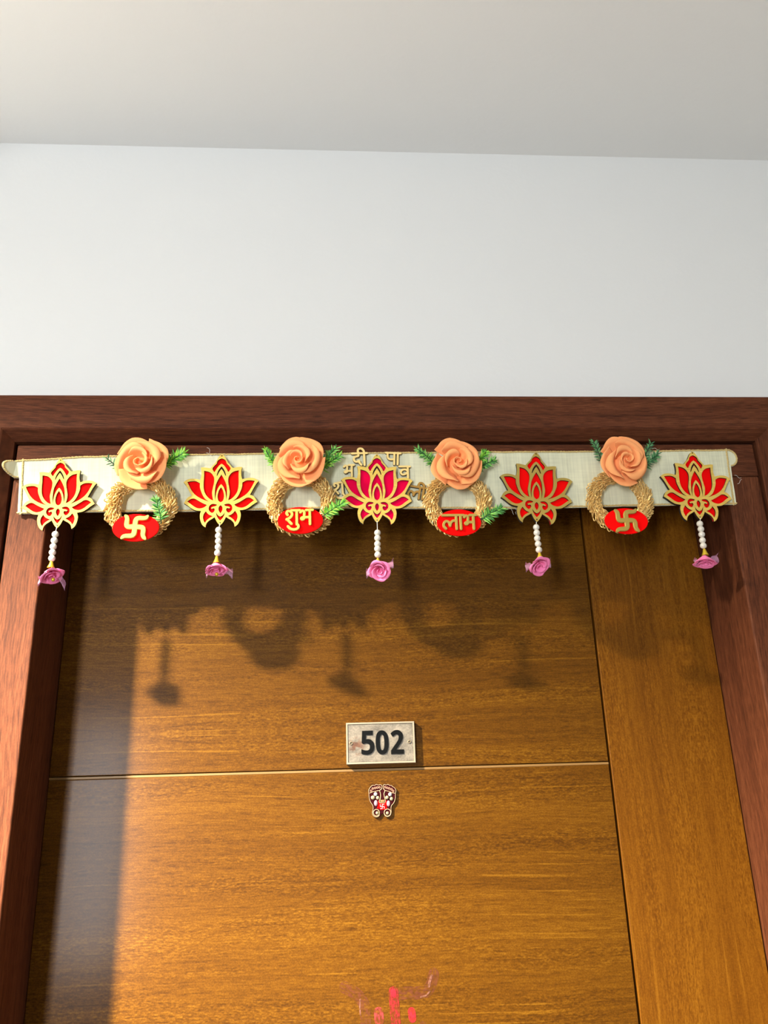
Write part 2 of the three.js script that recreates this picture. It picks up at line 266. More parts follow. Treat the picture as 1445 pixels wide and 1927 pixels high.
  // frayed threads
  for (const [x, y, a] of [[-0.281, 2.0375, 1], [-0.276, 2.0372, 1.5], [0.166, 1.9485, -1.4], [0.17, 1.949, -2], [0.514, 1.985, 0.2], [-0.02, 1.949, -1.2], [0.3, 2.0405, 1.2], [0.35, 2.0405, 0.7], [0.4, 2.041, 2.1], [0.512, 1.999, -0.3]]) {
    const pts = [V(x, y - 1.99, 0.006)]; let d = a; for (let i = 0; i < 4; i++) { d += (R() - 0.5) * 2.2; pts.push(V(pts[i].x + 0.0028 * Math.cos(d), pts[i].y + 0.0028 * Math.sin(d), 0.006 + 0.001 * R())); }
    part('loose_thread', new THREE.TubeGeometry(new THREE.CatmullRomCurve3(pts), 14, 0.00025, 4), M.thread, t);
  }
}

// ------------------------------------------------------------------ lotus ornaments
// half outlines (u right of the axis, v down from the tip); a third entry 1 marks a sharp corner
const KU = 8.1e-5, KV = 8.74e-5;
function closedPath(list) {       // list of points with corner flags -> sampled closed outline
  const n = list.length, c = []; for (let i = 0; i < n; i++) if (list[i][2]) c.push(i);
  const out = [];
  if (!c.length) { new THREE.CatmullRomCurve3(list.map(p => V(p[0], p[1])), true, 'centripetal').getPoints(n * 4).slice(0, -1).forEach(p => out.push([p.x, p.y])); }
  else for (let k = 0; k < c.length; k++) {
    const a = c[k], b = c[(k + 1) % c.length], seg = []; for (let i = a; ; i = (i + 1) % n) { seg.push(list[i]); if (i === b && seg.length > 1) break; }
    if (seg.length === 2) out.push([seg[0][0], seg[0][1]]);
    else new THREE.CatmullRomCurve3(seg.map(p => V(p[0], p[1])), false, 'centripetal').getPoints((seg.length - 1) * 5).slice(0, -1).forEach(p => out.push([p.x, p.y]));
  }
  return out.map(([u, v]) => new THREE.Vector2(u * KU, -v * KV));
}
const mir = L => L.map(([u, v, c]) => [-u, v, c]).reverse();
const sym = L => { const l = mir(L).filter(p => p[0] !== 0); return [...L, ...l]; };
const OUT = [[0, 0, 1], [38, 26], [80, 95], [110, 148], [155, 198], [195, 249, 1], [250, 240], [310, 231], [365, 233, 1], [352, 308], [352, 383], [369, 455, 1], [435, 437], [515, 429], [595, 444], [660, 487, 1], [609, 553], [560, 638], [510, 731, 1], [560, 748], [600, 788], [638, 858, 1], [565, 902], [507, 945], [435, 982], [335, 997, 1], [353, 1058], [350, 1123], [328, 1198], [295, 1248], [252, 1278, 1], [240, 1223], [201, 1173], [142, 1136], [98, 1108, 1], [71, 1163], [40, 1211], [0, 1253, 1]];
const H = {
  crown: sym([[0, 73, 1], [45, 93], [75, 123], [85, 163, 1], [115, 195], [148, 232], [160, 262], [137, 305, 1], [122, 322, 1], [95, 275], [62, 225], [30, 190], [0, 170, 1]]),
  slitTop: sym([[0, 218, 1], [30, 253], [62, 308], [84, 382, 1], [70, 384, 1], [40, 320], [0, 263, 1]]),
  heart: sym([[0, 363, 1], [40, 430], [75, 500], [95, 560], [104, 640], [105, 740], [94, 838, 1], [93, 790], [88, 725], [70, 645], [40, 580], [0, 533, 1]]),
  drop: sym([[0, 588, 1], [32, 640], [53, 710], [55, 770], [38, 825], [0, 852, 1]]),
  lens: sym([[0, 903, 1], [25, 925], [35, 965], [25, 1005], [0, 1042, 1]]),
  keel: sym([[0, 1168, 1], [40, 1125], [66, 1075], [76, 1020, 1], [55, 1060], [30, 1085], [0, 1100, 1]]),
};
const PET = {
  inner: [[306, 292, 1], [304, 390], [308, 510], [303, 600], [282, 680], [230, 755], [175, 800], [130, 818, 1], [145, 758], [155, 678], [142, 595], [125, 500], [127, 420], [160, 358], [215, 315]],
  middle: [[592, 486, 1], [520, 475], [440, 478], [373, 513, 1], [368, 590], [345, 660], [310, 735], [270, 790], [200, 838, 1], [285, 808], [355, 776], [438, 722], [495, 662], [540, 590]],
  lower: [[580, 828, 1], [515, 785], [460, 780], [400, 812], [320, 858], [240, 895, 1], [270, 925], [315, 945], [375, 952], [440, 930], [510, 880]],
  scroll: [[66, 890, 1], [110, 880], [157, 883], [197, 918], [205, 968], [182, 1010], [142, 1033], [112, 1013], [99, 973], [117, 953, 1], [154, 964, 1], [165, 944, 1], [137, 928], [97, 920], [70, 906]],
  leaf: [[254, 1003, 1], [285, 1048], [299, 1098], [288, 1158], [262, 1203, 1], [232, 1158], [190, 1123], [132, 1090, 1], [175, 1073], [215, 1048]],
};
const circ = (v, r) => Array.from({ length: 14 }, (_, i) => new THREE.Vector2(r * Math.cos(i / 14 * 2 * Math.PI) * KU, (-v + r * Math.sin(i / 14 * 2 * Math.PI)) * KV));
const outline = () => new THREE.Shape(closedPath([...OUT, ...mir(OUT).filter(p => p[0] !== 0)]));
const lotusGold = (() => { const s = outline(); for (const k in H) s.holes.push(new THREE.Path(closedPath(H[k]))); for (const k in PET) { s.holes.push(new THREE.Path(closedPath(PET[k]))); s.holes.push(new THREE.Path(closedPath(mir(PET[k])))); } s.holes.push(new THREE.Path(circ(28, 11)), new THREE.Path(circ(1206, 11))); return new THREE.ExtrudeGeometry(s, { depth: 0.0026, bevelEnabled: false }); })();
{ const p = lotusGold.attributes.position, uv = lotusGold.attributes.uv; for (let i = 0; i < p.count; i++) uv.setXY(i, p.getX(i) * 12, p.getY(i) * 12); }
const inset = (L, k) => L.map(p => new THREE.Vector2(p.x * k, -0.05 + (p.y + 0.05) * k));
const lotusRed = (() => { const s = new THREE.Shape(inset(outline().getPoints(), 0.985)); s.holes.push(new THREE.Path(closedPath(H.slitTop)), new THREE.Path(circ(28, 14)), new THREE.Path(circ(1206, 14))); return new THREE.ExtrudeGeometry(s, { depth: 0.0008, bevelEnabled: false }); })();
const lotusBase = new THREE.ExtrudeGeometry(outline(), { depth: 0.0016, bevelEnabled: false });
const LGROUP = 'lotus ornaments on the cream band';
function makeLotus() {
  const t = thing('lotus_ornament', '', 'lotus ornament', [0, 0, 0], LGROUP);
  part('base_board', lotusBase, M.black, t);
  part('petal_backing', lotusRed, M.red, t).position.z = 0.0017;
  part('gold_fretwork', lotusGold, [M.gold, M.goldSide], t).position.z = 0.0026;
  return t;
}
const LOTUS = [
  [[-0.4854, 2.026], 2.99, 0.1055, 'red and gold lotus cut-out at the far left end of the cream band', 0.00],
  [[-0.2567, 2.0321], 0.73, 0.1095, 'red and gold lotus cut-out between the leftmost rose wreath and the second rose wreath', 0.00],
  [[-0.0306, 2.0319], -1.31, 0.1072, 'magenta and gold lotus cut-out at the centre, surrounded by six small gold letters', 0.00],
  [[0.2079, 2.0338], -4.9, 0.1112, 'red and dull gold lotus cut-out between the third rose wreath and the rightmost rose wreath', -0.02],
  [[0.4485, 2.035], -2.62, 0.1096, 'red and gold lotus cut-out at the far right end of the cream band', 0.00],
];
const lotus0 = makeLotus();
const lotuses = LOTUS.map(([p, rot, len, label, tilt], i) => {
  const o = i ? lotus0.clone() : lotus0; if (i) { o.name = numbered('lotus_ornament'); scene.add(o); }
  o.userData = { label, category: 'lotus ornament', group: LGROUP };
  o.position.set(p[0], p[1], 0.0086); o.rotation.set(tilt, 0, rot * Math.PI / 180); o.scale.setScalar(len / 0.1095);
  if (i === 2) o.children[1].material = M.magenta;
  if (i === 3) o.children[2].material = [M.brass, M.goldSide];
  return o;
});

// ------------------------------------------------------------------ pearl pendants
const PEND = [
  [[-0.4799, 1.922], [[-0.4807, 1.9112], [-0.4812, 1.9023], [-0.4817, 1.8934], [-0.4819, 1.885], [-0.4818, 1.8766]], [-0.4817, 1.869], [-0.4801, 1.8532], 'string of white pearls with pink fabric rose hanging from the far left lotus'],
  [[-0.2553, 1.924], [[-0.2568, 1.9154], [-0.2568, 1.9067], [-0.2565, 1.8989], [-0.2565, 1.8903], [-0.257, 1.8818]], [-0.2577, 1.8733], [-0.2576, 1.8595], 'string of white pearls with pink fabric rose hanging from the second lotus from the left'],
  [[-0.0331, 1.926], [[-0.033, 1.9093], [-0.0332, 1.9014], [-0.0334, 1.8927], [-0.0336, 1.8856], [-0.0335, 1.8769]], [-0.0334, 1.8676], [-0.0315, 1.8544], 'string of white pearls with pink fabric rose hanging from the central magenta lotus'],
  [[0.1984, 1.925], [[0.197, 1.9155], [0.197, 1.9072], [0.197, 1.8987], [0.1974, 1.8903], [0.1977, 1.8815]], [0.1982, 1.8735], [0.1956, 1.8586], 'string of white pearls with pink fabric rose hanging from the dull gold lotus'],
  [[0.4435, 1.927], [[0.4408, 1.9188], [0.4411, 1.9106], [0.441, 1.9024], [0.4407, 1.8934], [0.4406, 1.8853]], [0.4411, 1.8764], [0.4394, 1.8612], 'string of white pearls with pink fabric rose hanging from the far right lotus'],
];
// a thick petal: surface fn(s in -1..1, t in 0..1) -> point, given thickness
function sheet(fn, ns, nt, thick) {
  const pos = [], idx = []; for (let i = 0; i <= ns; i++) for (let j = 0; j <= nt; j++) { const p = fn(i / ns * 2 - 1, j / nt); pos.push(p.x, p.y, p.z); }
  const id = (i, j) => i * (nt + 1) + j; for (let i = 0; i < ns; i++) for (let j = 0; j < nt; j++) idx.push(id(i, j), id(i + 1, j), id(i + 1, j + 1), id(i, j), id(i + 1, j + 1), id(i, j + 1));
  let g = new THREE.BufferGeometry(); g.setAttribute('position', new THREE.Float32BufferAttribute(pos, 3)); g.setIndex(idx); g.computeVertexNormals();
  if (!thick) return g;
  const n = g.attributes.normal, N = (ns + 1) * (nt + 1), P2 = pos.slice(); for (let i = 0; i < N; i++) P2.push(pos[3 * i] - n.getX(i) * thick, pos[3 * i + 1] - n.getY(i) * thick, pos[3 * i + 2] - n.getZ(i) * thick);
  const I2 = idx.slice(); for (let i = 0; i < idx.length; i += 3) I2.push(N + idx[i], N + idx[i + 2], N + idx[i + 1]);
  const rim = []; for (let i = 0; i <= ns; i++) rim.push(id(i, 0)); for (let j = 1; j <= nt; j++) rim.push(id(ns, j)); for (let i = ns - 1; i >= 0; i--) rim.push(id(i, nt)); for (let j = nt - 1; j > 0; j--) rim.push(id(0, j));
  for (let k = 0; k < rim.length; k++) { const a = rim[k], b = rim[(k + 1) % rim.length]; I2.push(a, N + a, b, b, N + a, N + b); }
  g = new THREE.BufferGeometry(); g.setAttribute('position', new THREE.Float32BufferAttribute(P2, 3)); g.setIndex(I2); g.computeVertexNormals(); return g;
}
PEND.forEach(([hang, beads, cal, fl, label], k) => {
  const t = thing('pearl_pendant', label, 'pearl pendant', [hang[0], hang[1], 0.015], 'pearl pendants under the lotuses');
  const L = ([x, y], z = 0) => V(x - hang[0], y - hang[1], z), R = rng(100 + k);
  const pts = [V(0, 0.0015, 0), ...beads.map(b => L(b)), L(cal), L([fl[0], fl[1] + 0.006])];
  part('thread', new THREE.TubeGeometry(new THREE.CatmullRomCurve3(pts), 40, 0.00055, 5), M.thread, t);
  const bg = new THREE.SphereGeometry(0.00475, 20, 14);
  beads.forEach(b => { part('bead', bg, M.pearl, t).position.copy(L(b)); });
  const c = L(cal);
  const cone = new THREE.LatheGeometry([[0.0009, 0.0045], [0.0022, 0.003], [0.0028, 0], [0.0052, -0.0058], [0.0048, -0.006], [0.002, -0.002]].map(p => new THREE.Vector2(...p)), 12);
  const pc = part('calyx', cone, M.calyx, t); pc.position.copy(c);
  const f = new THREE.Group(); f.name = 'fabric_rose'; f.scale.setScalar(1.15); f.position.copy(L(fl)); t.add(f);
  const wedge = [0.5, 0.1, -0.25, 0.3, -0.1][k], lean = [1.25, 1.35, 0.75, 0.9, 1.45][k];
  const bud = new THREE.Vector3(Math.sin(wedge) * Math.sin(lean), -Math.cos(wedge) * Math.sin(lean), Math.cos(lean)), q0 = new THREE.Quaternion().setFromUnitVectors(V(0, 0, 1), bud);
  const rp = p => { const m = part('petal', rosePetal(p), M.pink, f); m.quaternion.copy(q0); m.position.copy(bud).multiplyScalar(-0.0085); };
  const sp = R() * 6;
  rp({ phi: sp, r: 0.0035, h: 0.0150, w: 1.9, open: 0, lip: [0.8, 0.0004, 0.5], skew: 0.0008, roll: 0, thick: 0.0004 });
  for (let i = 0; i < 3; i++) rp({ phi: sp + 1 + i * 2.094 + 0.4 * R(), r: 0.0068, h: 0.0150 - 0.001 * R(), w: 1.15, open: 0.001, lip: [0.75, 0.0014, 1.6], tip: 0.08, skew: 0.0012, roll: 0.001, thick: 0.0004 });
  for (let i = 0; i < 5; i++) rp({ phi: sp + i * 1.257 + 0.5 * R(), r: 0.0100 + 0.001 * R(), h: 0.0150 - 0.002 * R(), w: 0.9, open: 0.0018, lip: [0.72, 0.002, 1.7], tip: 0.1, skew: 0.0012, roll: 0.0012, thick: 0.0004 });
  const tips = [[[-0.018, -0.006], [0.017, -0.012]], [[-0.014, -0.004], [0.021, -0.005]], [[-0.018, -0.002], [0.019, 0.012]], [[-0.018, 0.0], [0.017, 0.006]], [[-0.014, 0.002], [0.02, 0.008]]][k];
  tips.forEach(([x, y], q) => { const sg = q ? 1 : -1, net = sheet((s, tt) => V(mix(sg * 0.006, x, tt), mix(0, y, tt) + s * 0.0065 * (0.35 + 0.65 * tt) + 0.0012 * Math.sin(tt * 9 + s * 4), 0.002 + 0.003 * Math.sin(s * 3 + tt * 4)), 8, 8, 0.00015); const nw = part('net_wing', net, M.net, f); nw.rotation.set(0.35, 0, 0); nw.position.set(0, 0, -0.005); nw.scale.setScalar(0.9); });
  if (k < 2) part('gold_bead', new THREE.SphereGeometry(0.0024, 10, 8), M.calyx, f).position.copy(bud).multiplyScalar(0.0078);
});

// ------------------------------------------------------------------ rose wreaths
function sprig(base, tip, n, len, tone, seed, bushy) {   // stem and needle leaves, each one mesh
  const R = rng(seed), B = V(...base), T = V(...tip), d = T.clone().sub(B), L = d.length(); d.normalize();
  const mid = B.clone().lerp(T, 0.5).add(V((R() - 0.5) * L * 0.2, (R() - 0.5) * L * 0.1, 0.003)), curve = new THREE.QuadraticBezierCurve3(B, mid, T);
  const stem = new THREE.TubeGeometry(curve, 10, 0.0008, 5), leaves = [];
  const leaf = () => { const pos = [], w = 0.00095; const rows = [[0, 0.3], [0.3, 1], [0.65, 0.9], [1, 0.05]]; const P3 = (y, o, zz) => [o * w, y, zz]; for (let i = 0; i < 3; i++) { const [y0, w0] = rows[i], [y1, w1] = rows[i + 1]; for (const s of [-1, 1]) { const a = P3(y0, 0, 0.0003), b = P3(y0, s * w0, 0), c = P3(y1, s * w1, 0), e = P3(y1, 0, 0.0003); if (s > 0) pos.push(...a, ...b, ...c, ...a, ...c, ...e); else pos.push(...a, ...c, ...b, ...a, ...e, ...c); } } const g = new THREE.BufferGeometry(); g.setAttribute('position', new THREE.Float32BufferAttribute(pos, 3)); return g; };
  const m4 = new THREE.Matrix4(), X = V(1, 0, 0);
  for (let i = 0; i < n; i++) {
    const u = 0.12 + 0.88 * (i + R() * 0.5) / n, p = curve.getPoint(Math.min(1, u)), t = curve.getTangent(Math.min(1, u));
    const az = i * 2.399 + R() * 1.6, side = V(0, 0, 1).cross(t).normalize(), up = t.clone().cross(side);
    const out = side.multiplyScalar(Math.cos(az)).addScaledVector(up, -Math.abs(Math.sin(az)) * (bushy ? 0.75 : 0.35) * (R() < 0.2 ? -1 : 1)).normalize();
    const dir = t.clone().multiplyScalar(0.30 + 0.55 * u * u).add(out.multiplyScalar(1.0 - 0.3 * u)).add(V(R() - 0.5, R() - 0.5, R() * 0.7).multiplyScalar(0.6)).normalize();
    if (p.z + dir.z * len < 0.006) dir.z = Math.abs(dir.z);
    const g = leaf(), l = len * (0.7 + 0.6 * R()) * (1.15 - 0.35 * u); const zx = dir.clone().cross(V(0.1, 0.1, 1)).normalize(), zz = zx.clone().cross(dir);
    g.scale(1, l, 1); m4.makeBasis(zx, dir, zz).setPosition(p); g.applyMatrix4(m4); leaves.push(g);
  }
  const made = L2 => { const g = mergeGeometries(L2); g.computeVertexNormals(); return g; };
  return { stem, inner: made(leaves.filter((_, i) => i % 2 === 0)), outer: made(leaves.filter((_, i) => i % 2)), tone };
}
function loopGeo() {   // teardrop loop of flat foil ribbon, 1 unit = 1 metre, root at origin, tip along +y
  const pts = []; for (let i = 0; i < 14; i++) { const a = i / 14 * 2 * Math.PI, y = 0.5 - 0.5 * Math.cos(a); pts.push(V(0.0025 * Math.sin(a) * (0.4 + 0.8 * y), 0.0128 * y, 0.0012 * Math.sin(a * 2))); }
  const c = new THREE.CatmullRomCurve3(pts, true), s = c.getPoints(16), pos = [], q = (a, b, cc, d) => pos.push(...a, ...b, ...cc, ...a, ...cc, ...d);
  const ring = i => { const p = s[i % 16], p1 = s[(i + 1) % 16], p0 = s[(i + 15) % 16], t = p1.clone().sub(p0).normalize(), n = V(-t.y, t.x, 0).normalize(), h = 0.0007, w = 0.00048; return [[n.x * w, n.y * w, h], [-n.x * w, -n.y * w, h], [-n.x * w, -n.y * w, -h], [n.x * w, n.y * w, -h]].map(o => [p.x + o[0], p.y + o[1], p.z + o[2]]); };
  for (let i = 0; i < 16; i++) { const A = ring(i), B = ring(i + 1); for (let k = 0; k < 4; k++) q(A[k], B[k], B[(k + 1) % 4], A[(k + 1) % 4]); }
  const g = new THREE.BufferGeometry(); g.setAttribute('position', new THREE.Float32BufferAttribute(pos, 3)); g.computeVertexNormals(); return g;
}
const LOOP = loopGeo();
const ovalGeo = (() => { const s = new THREE.Shape(); s.absellipse(0, 0, 0.0311, 0.0192, 0, Math.PI * 2); return new THREE.ExtrudeGeometry(s, { depth: 0.0016, bevelEnabled: true, bevelSize: 0.0005, bevelThickness: 0.0005, bevelSegments: 2, curveSegments: 48 }); })();
function rosePetal(p) {
  // phi azimuth, r radius, h height, w half width (rad), open flare outwards, lip [start, radius, angle] of the lip rolled outwards, tip pointedness, skew spiral
  const [l0, lr, la] = p.lip ?? [0.7, 0.001, 0.3];
  const prof = tt => [p.r * (0.18 + 0.82 * Math.sin(Math.min(1, tt) * Math.PI / 2)) + p.open * tt * tt, p.h * Math.pow(Math.max(0, tt), p.pw ?? 0.9)];
  return sheet((s, t) => {
    const as = Math.abs(s), edge = 1 - (p.cut ?? 0.26) * as ** 3.0, tt = t * edge + (p.tip || 0) * t * t * (1 - as) ** 2;
    const a = p.phi + s * p.w * (0.42 + 0.58 * Math.sin(Math.min(1, t * 1.25) * Math.PI / 2));
    let r, z;
    if (tt <= l0) [r, z] = prof(tt);
    else {
      const [r0, z0] = prof(l0), [r1, z1] = prof(l0 - 0.02), L = Math.hypot(r0 - r1, z0 - z1), dr = (r0 - r1) / L, dz = (z0 - z1) / L;
      const rho = lr * (1 + 0.25 * Math.sin(3 * s + p.phi * 4)), al = (tt - l0) / (1 - l0) * la;
      r = r0 + dr * rho * Math.sin(al) + dz * rho * (1 - Math.cos(al)); z = z0 + dz * rho * Math.sin(al) - dr * rho * (1 - Math.cos(al));
    }
    r += s * (p.skew ?? 0.0018) * Math.min(1, t * 1.5);
    const roll = Math.max(0, as - 0.72) / 0.28 * t; r += (p.roll ?? 0.001) * roll;
    return V(r * Math.cos(a), r * Math.sin(a), z);
  }, p.thick ? 10 : 16, p.thick ? 8 : 16, p.thick ?? 0.0012);
}
function roseParts(parent, R, spin) {
  const P0 = [];
  P0.push({ phi: spin + 0.4, r: 0.0040, h: 0.0345, w: 1.9, open: 0.0004, skew: 0.0014, roll: 0, lip: [0.8, 0.0009, 0.6] });
  P0.push({ phi: spin + 2.7, r: 0.0066, h: 0.0335, w: 1.65, open: 0.0006, skew: 0.0022, tip: 0.06, lip: [0.82, 0.0012, 1.2] });
  P0.push({ phi: spin + 4.9, r: 0.0090, h: 0.0335, w: 1.45, open: 0.0008, skew: 0.0030, tip: 0.08, lip: [0.82, 0.0016, 1.7] });
  for (let i = 0; i < 3; i++) P0.push({ phi: spin + i * 2.094 + 0.4 * R(), r: 0.0138 + 0.0014 * R(), h: 0.0325 - 0.0015 * R(), w: 1.12, open: 0.0014, tip: 0.10, skew: 0.0036, lip: [0.80, 0.0026, 1.9], cut: 0.22 });
  for (let i = 0; i < 3; i++) P0.push({ phi: spin + 1.1 + i * 2.094 + 0.5 * R(), r: 0.0212 + 0.0016 * R(), h: 0.0285 - 0.002 * R(), w: 1.08, open: 0.002, tip: 0.14, skew: 0.0046, lip: [0.78, 0.0042, 1.8], roll: 0.003, cut: 0.2 });
  for (let i = 0; i < 5; i++) P0.push({ phi: spin + 0.3 + i * 1.257 + 0.5 * R(), r: 0.0270 + 0.003 * R(), h: 0.0175 - 0.006 * R(), w: 0.78, open: 0.0062, tip: 0.06, skew: 0.0026, pw: 0.7, lip: [0.84, 0.0060, 0.8], roll: 0.003, cut: 0.17 });
  P0.forEach(p => part('petal', rosePetal(p), M.foam, parent));
  const hub = new THREE.LatheGeometry([[0.0001, 0.021], [0.005, 0.020], [0.011, 0.015], [0.017, 0.008], [0.016, 0.001], [0.008, -0.0015], [0.0001, -0.002]].reverse().map(p => new THREE.Vector2(...p)), 24); hub.rotateX(Math.PI / 2); part('rose_core', hub, M.foam, parent);
}
const WREATH = [
  { c: [-0.3661, 1.9508], rose: [-0.3644, 2.0083], oval: [-0.3675, 1.9142], spin: 1.2, em: 'swastika', tilt: 0.02,
    label: 'leftmost gold wreath with peach foam rose and gold swastika on a red oval', 
    sprigs: [[[-0.3926, 2.000], [-0.4191, 2.023], 16, 0.0095, 2, 0], [[-0.3403, 2.009], [-0.3107, 2.0293], 74, 0.0125, 0, 1], [[-0.3341, 1.921], [-0.3427, 1.9549], 44, 0.011, 1, 1]] },
  { c: [-0.1408, 1.9541], rose: [-0.1411, 2.0092], oval: [-0.1418, 1.9231], spin: 2.6, em: ['sha', 'u', 'bha'], tilt: 0.0,
    label: 'second gold wreath from the left, with peach foam rose and lettering on a red oval',
    sprigs: [[[-0.169, 2.0028], [-0.1924, 2.0342], 46, 0.010, 0, 1], [[-0.116, 2.0075], [-0.0915, 2.0366], 46, 0.011, 1, 1], [[-0.116, 2.004], [-0.0862, 2.0238], 44, 0.011, 0, 1], [[-0.1121, 1.9286], [-0.0815, 1.9477], 52, 0.0115, 0, 1]] },
  { c: [0.0844, 1.9525], rose: [0.0826, 2.0052], oval: [0.082, 1.9177], spin: 0.2, em: ['la', 'aa', 'bha'], tilt: 0.0,
    label: 'third gold wreath from the left, with peach foam rose and lettering on a red oval',
    sprigs: [[[0.056, 2.009], [0.0285, 2.0355], 48, 0.0095, 1, 1], [[0.1086, 2.002], [0.1423, 2.0181], 40, 0.010, 1, 1], [[0.1087, 2.0047], [0.1301, 2.030], 46, 0.0105, 0, 1], [[0.1123, 1.9218], [0.1432, 1.938], 52, 0.0115, 1, 1]] },
  { c: [0.3245, 1.9542], rose: [0.3292, 2.0085], oval: [0.3244, 1.918], spin: 3.9, em: 'swastika', tilt: -0.03,
    label: 'rightmost gold wreath with peach foam rose and dull gold swastika on a red oval',
    sprigs: [[[0.3047, 2.0136], [0.2939, 2.0479], 40, 0.010, 2, 0], [[0.3623, 2.0098], [0.382, 2.0443], 40, 0.010, 2, 0], [[0.3639, 2.0073], [0.3887, 2.026], 40, 0.0105, 2, 1]] },
];
const M4 = new THREE.Matrix4();
WREATH.forEach((W, wi) => {
  const [cx, cy] = W.c, t = thing('wreath_ornament', W.label, 'rose wreath', [cx, cy, 0.0085], 'rose wreaths on the cream band'), R = rng(500 + wi);
  const RM = 0.0380, ZC = 0.0085;
  const core = new THREE.TorusGeometry(RM, 0.0058, 8, 48); core.translate(0, 0, ZC); part('wreath_core', core, M.braid, t);
  const NS = 48, NR = 6;
  for (let i = 0; i < NS; i++) for (let j = 0; j < NR; j++) {
    const th = (i + (j % 2) * 0.5 + (R() - 0.5) * 0.5) / NS * 2 * Math.PI, ps = mix(-0.15, Math.PI + 0.15, j / (NR - 1)) + (R() - 0.5) * 0.35;   // psi: outer side -> front -> inner side
    const er = V(Math.cos(th), Math.sin(th), 0), et = V(-Math.sin(th), Math.cos(th), 0), out = er.clone().multiplyScalar(Math.cos(ps)).add(V(0, 0, Math.max(0.0, Math.sin(ps))));
    out.normalize(); const p = er.clone().multiplyScalar(RM).add(V(0, 0, ZC)).addScaledVector(out, 0.0054);
    const splay = 0.30 + 0.25 * R(), dir = et.clone().multiplyScalar(1).addScaledVector(out, splay).normalize();
    if (p.z + dir.z * 0.015 < 0.002) dir.z = 0.05;
    const nx = dir.clone().cross(out).normalize(); let bx = nx, bz = nx.clone().cross(dir); const tw = (R() - 0.5) * 1.8; const b2 = bx.clone().multiplyScalar(Math.cos(tw)).addScaledVector(bz, Math.sin(tw)); bz = b2.clone().cross(dir);
    const m = part('gold_loop', LOOP, M.foil, t); M4.makeBasis(b2, dir, bz).setPosition(p); m.applyMatrix4(M4); const k = 0.85 + 0.3 * R(); m.scale.multiplyScalar(k);
  }
  const rose = new THREE.Group(); rose.name = 'foam_rose'; rose.position.set(W.rose[0] - cx, W.rose[1] - cy + 0.001, 0.0165); rose.rotation.set([0.1, 0.05, 0.05, 0.1][wi], [-0.05, -0.18, 0.05, 0.1][wi], 0); t.add(rose);
  roseParts(rose, R, W.spin);
  const plaque = new THREE.Group(); plaque.name = 'oval_plaque'; plaque.position.set(W.oval[0] - cx, W.oval[1] - cy, 0.0225); plaque.rotation.set(W.tilt, 0, [0.0, -0.0, 0.0, -0.02][wi]); t.add(plaque);
  part('oval_board', ovalGeo, M.red, plaque);
  if (W.em === 'swastika') { const e = part('swastika_emblem', swastika(0.00034, 0.0028), wi ? M.brass : M.gold, plaque); e.position.set(-0.0005, 0.0002, 0.0022); e.rotation.z = wi ? 0.03 : -0.04; }
  else { const e = part('lettering', word(W.em, [0, 0.000345, 0.00034][wi], 0.0028, 11), wi === 2 ? M.brass : M.gold, plaque); e.position.set(wi === 1 ? -0.002 : 0.0, wi === 1 ? 0.0035 : 0.0, 0.0022); if (wi === 1) e.rotation.z = 0.02; }
  W.sprigs.forEach(([b, p, n, len, tone, bushy], k) => {
    const low = b[1] < 1.96, z0 = low ? 0.020 : 0.0085, z1 = low ? 0.026 : 0.0150;
    const sp = sprig([b[0] - cx, b[1] - cy, z0], [p[0] - cx, p[1] - cy, z1], Math.round(n * (bushy ? 1.7 : 1)), len * (bushy ? 1 : 0.9), tone, 900 + wi * 10 + k, bushy);
    const g = new THREE.Group(); g.name = 'leaf_sprig'; t.add(g);
    part('stem', sp.stem, M.stem, g); part('leaves', sp.inner, M.leaf[tone], g); part('leaf_tips', sp.outer, M.leafTip[tone], g);
  });
});

// ------------------------------------------------------------------ the six small gold letters round the central lotus
const LET = [
  [['sha', 'u'], [-0.0872, 1.9795], 0.00030, 0.05, 'lowest left gold letter of the six around the central lotus, beside the second wreath'],
  [['bha'], [-0.0730, 2.0071], 0.00030, 0.0, 'small gold letter left of the central lotus, above the lowest left letter'],
  [['da', 'ii'], [-0.0562, 2.0253], 0.00032, 0.03, 'gold letter with a curl on top at upper left of the central lotus tip'],
  [['pa', 'aa'], [-0.0068, 2.0262], 0.00030, -0.06, 'gold letter at upper right of the central lotus tip'],
  [['va'], [0.0095, 2.0045], 0.00030, -0.02, 'small gold letter right of the central lotus, between its upper right and lower right letters'],
  [['la', 'ii'], [0.0262, 1.9722], 0.00030, -0.18, 'brownish gold tilted letter at lower right of the central lotus, touching the third wreath'],
];
LET.forEach(([l, p, k, rot, label], i) => {
  const o = thing('gold_letter', label, 'letter', [p[0], p[1], 0.0072], 'gold letters around the central lotus'); o.rotation.z = rot;
  part('letter_board', word(l, k, 0.0020, 11.4), M.letterSide, o); part('gold_face', word(l, k, 0.0009, 10.2), i === 5 ? M.goldDull : M.goldLetter, o).position.z = 0.0021;
});

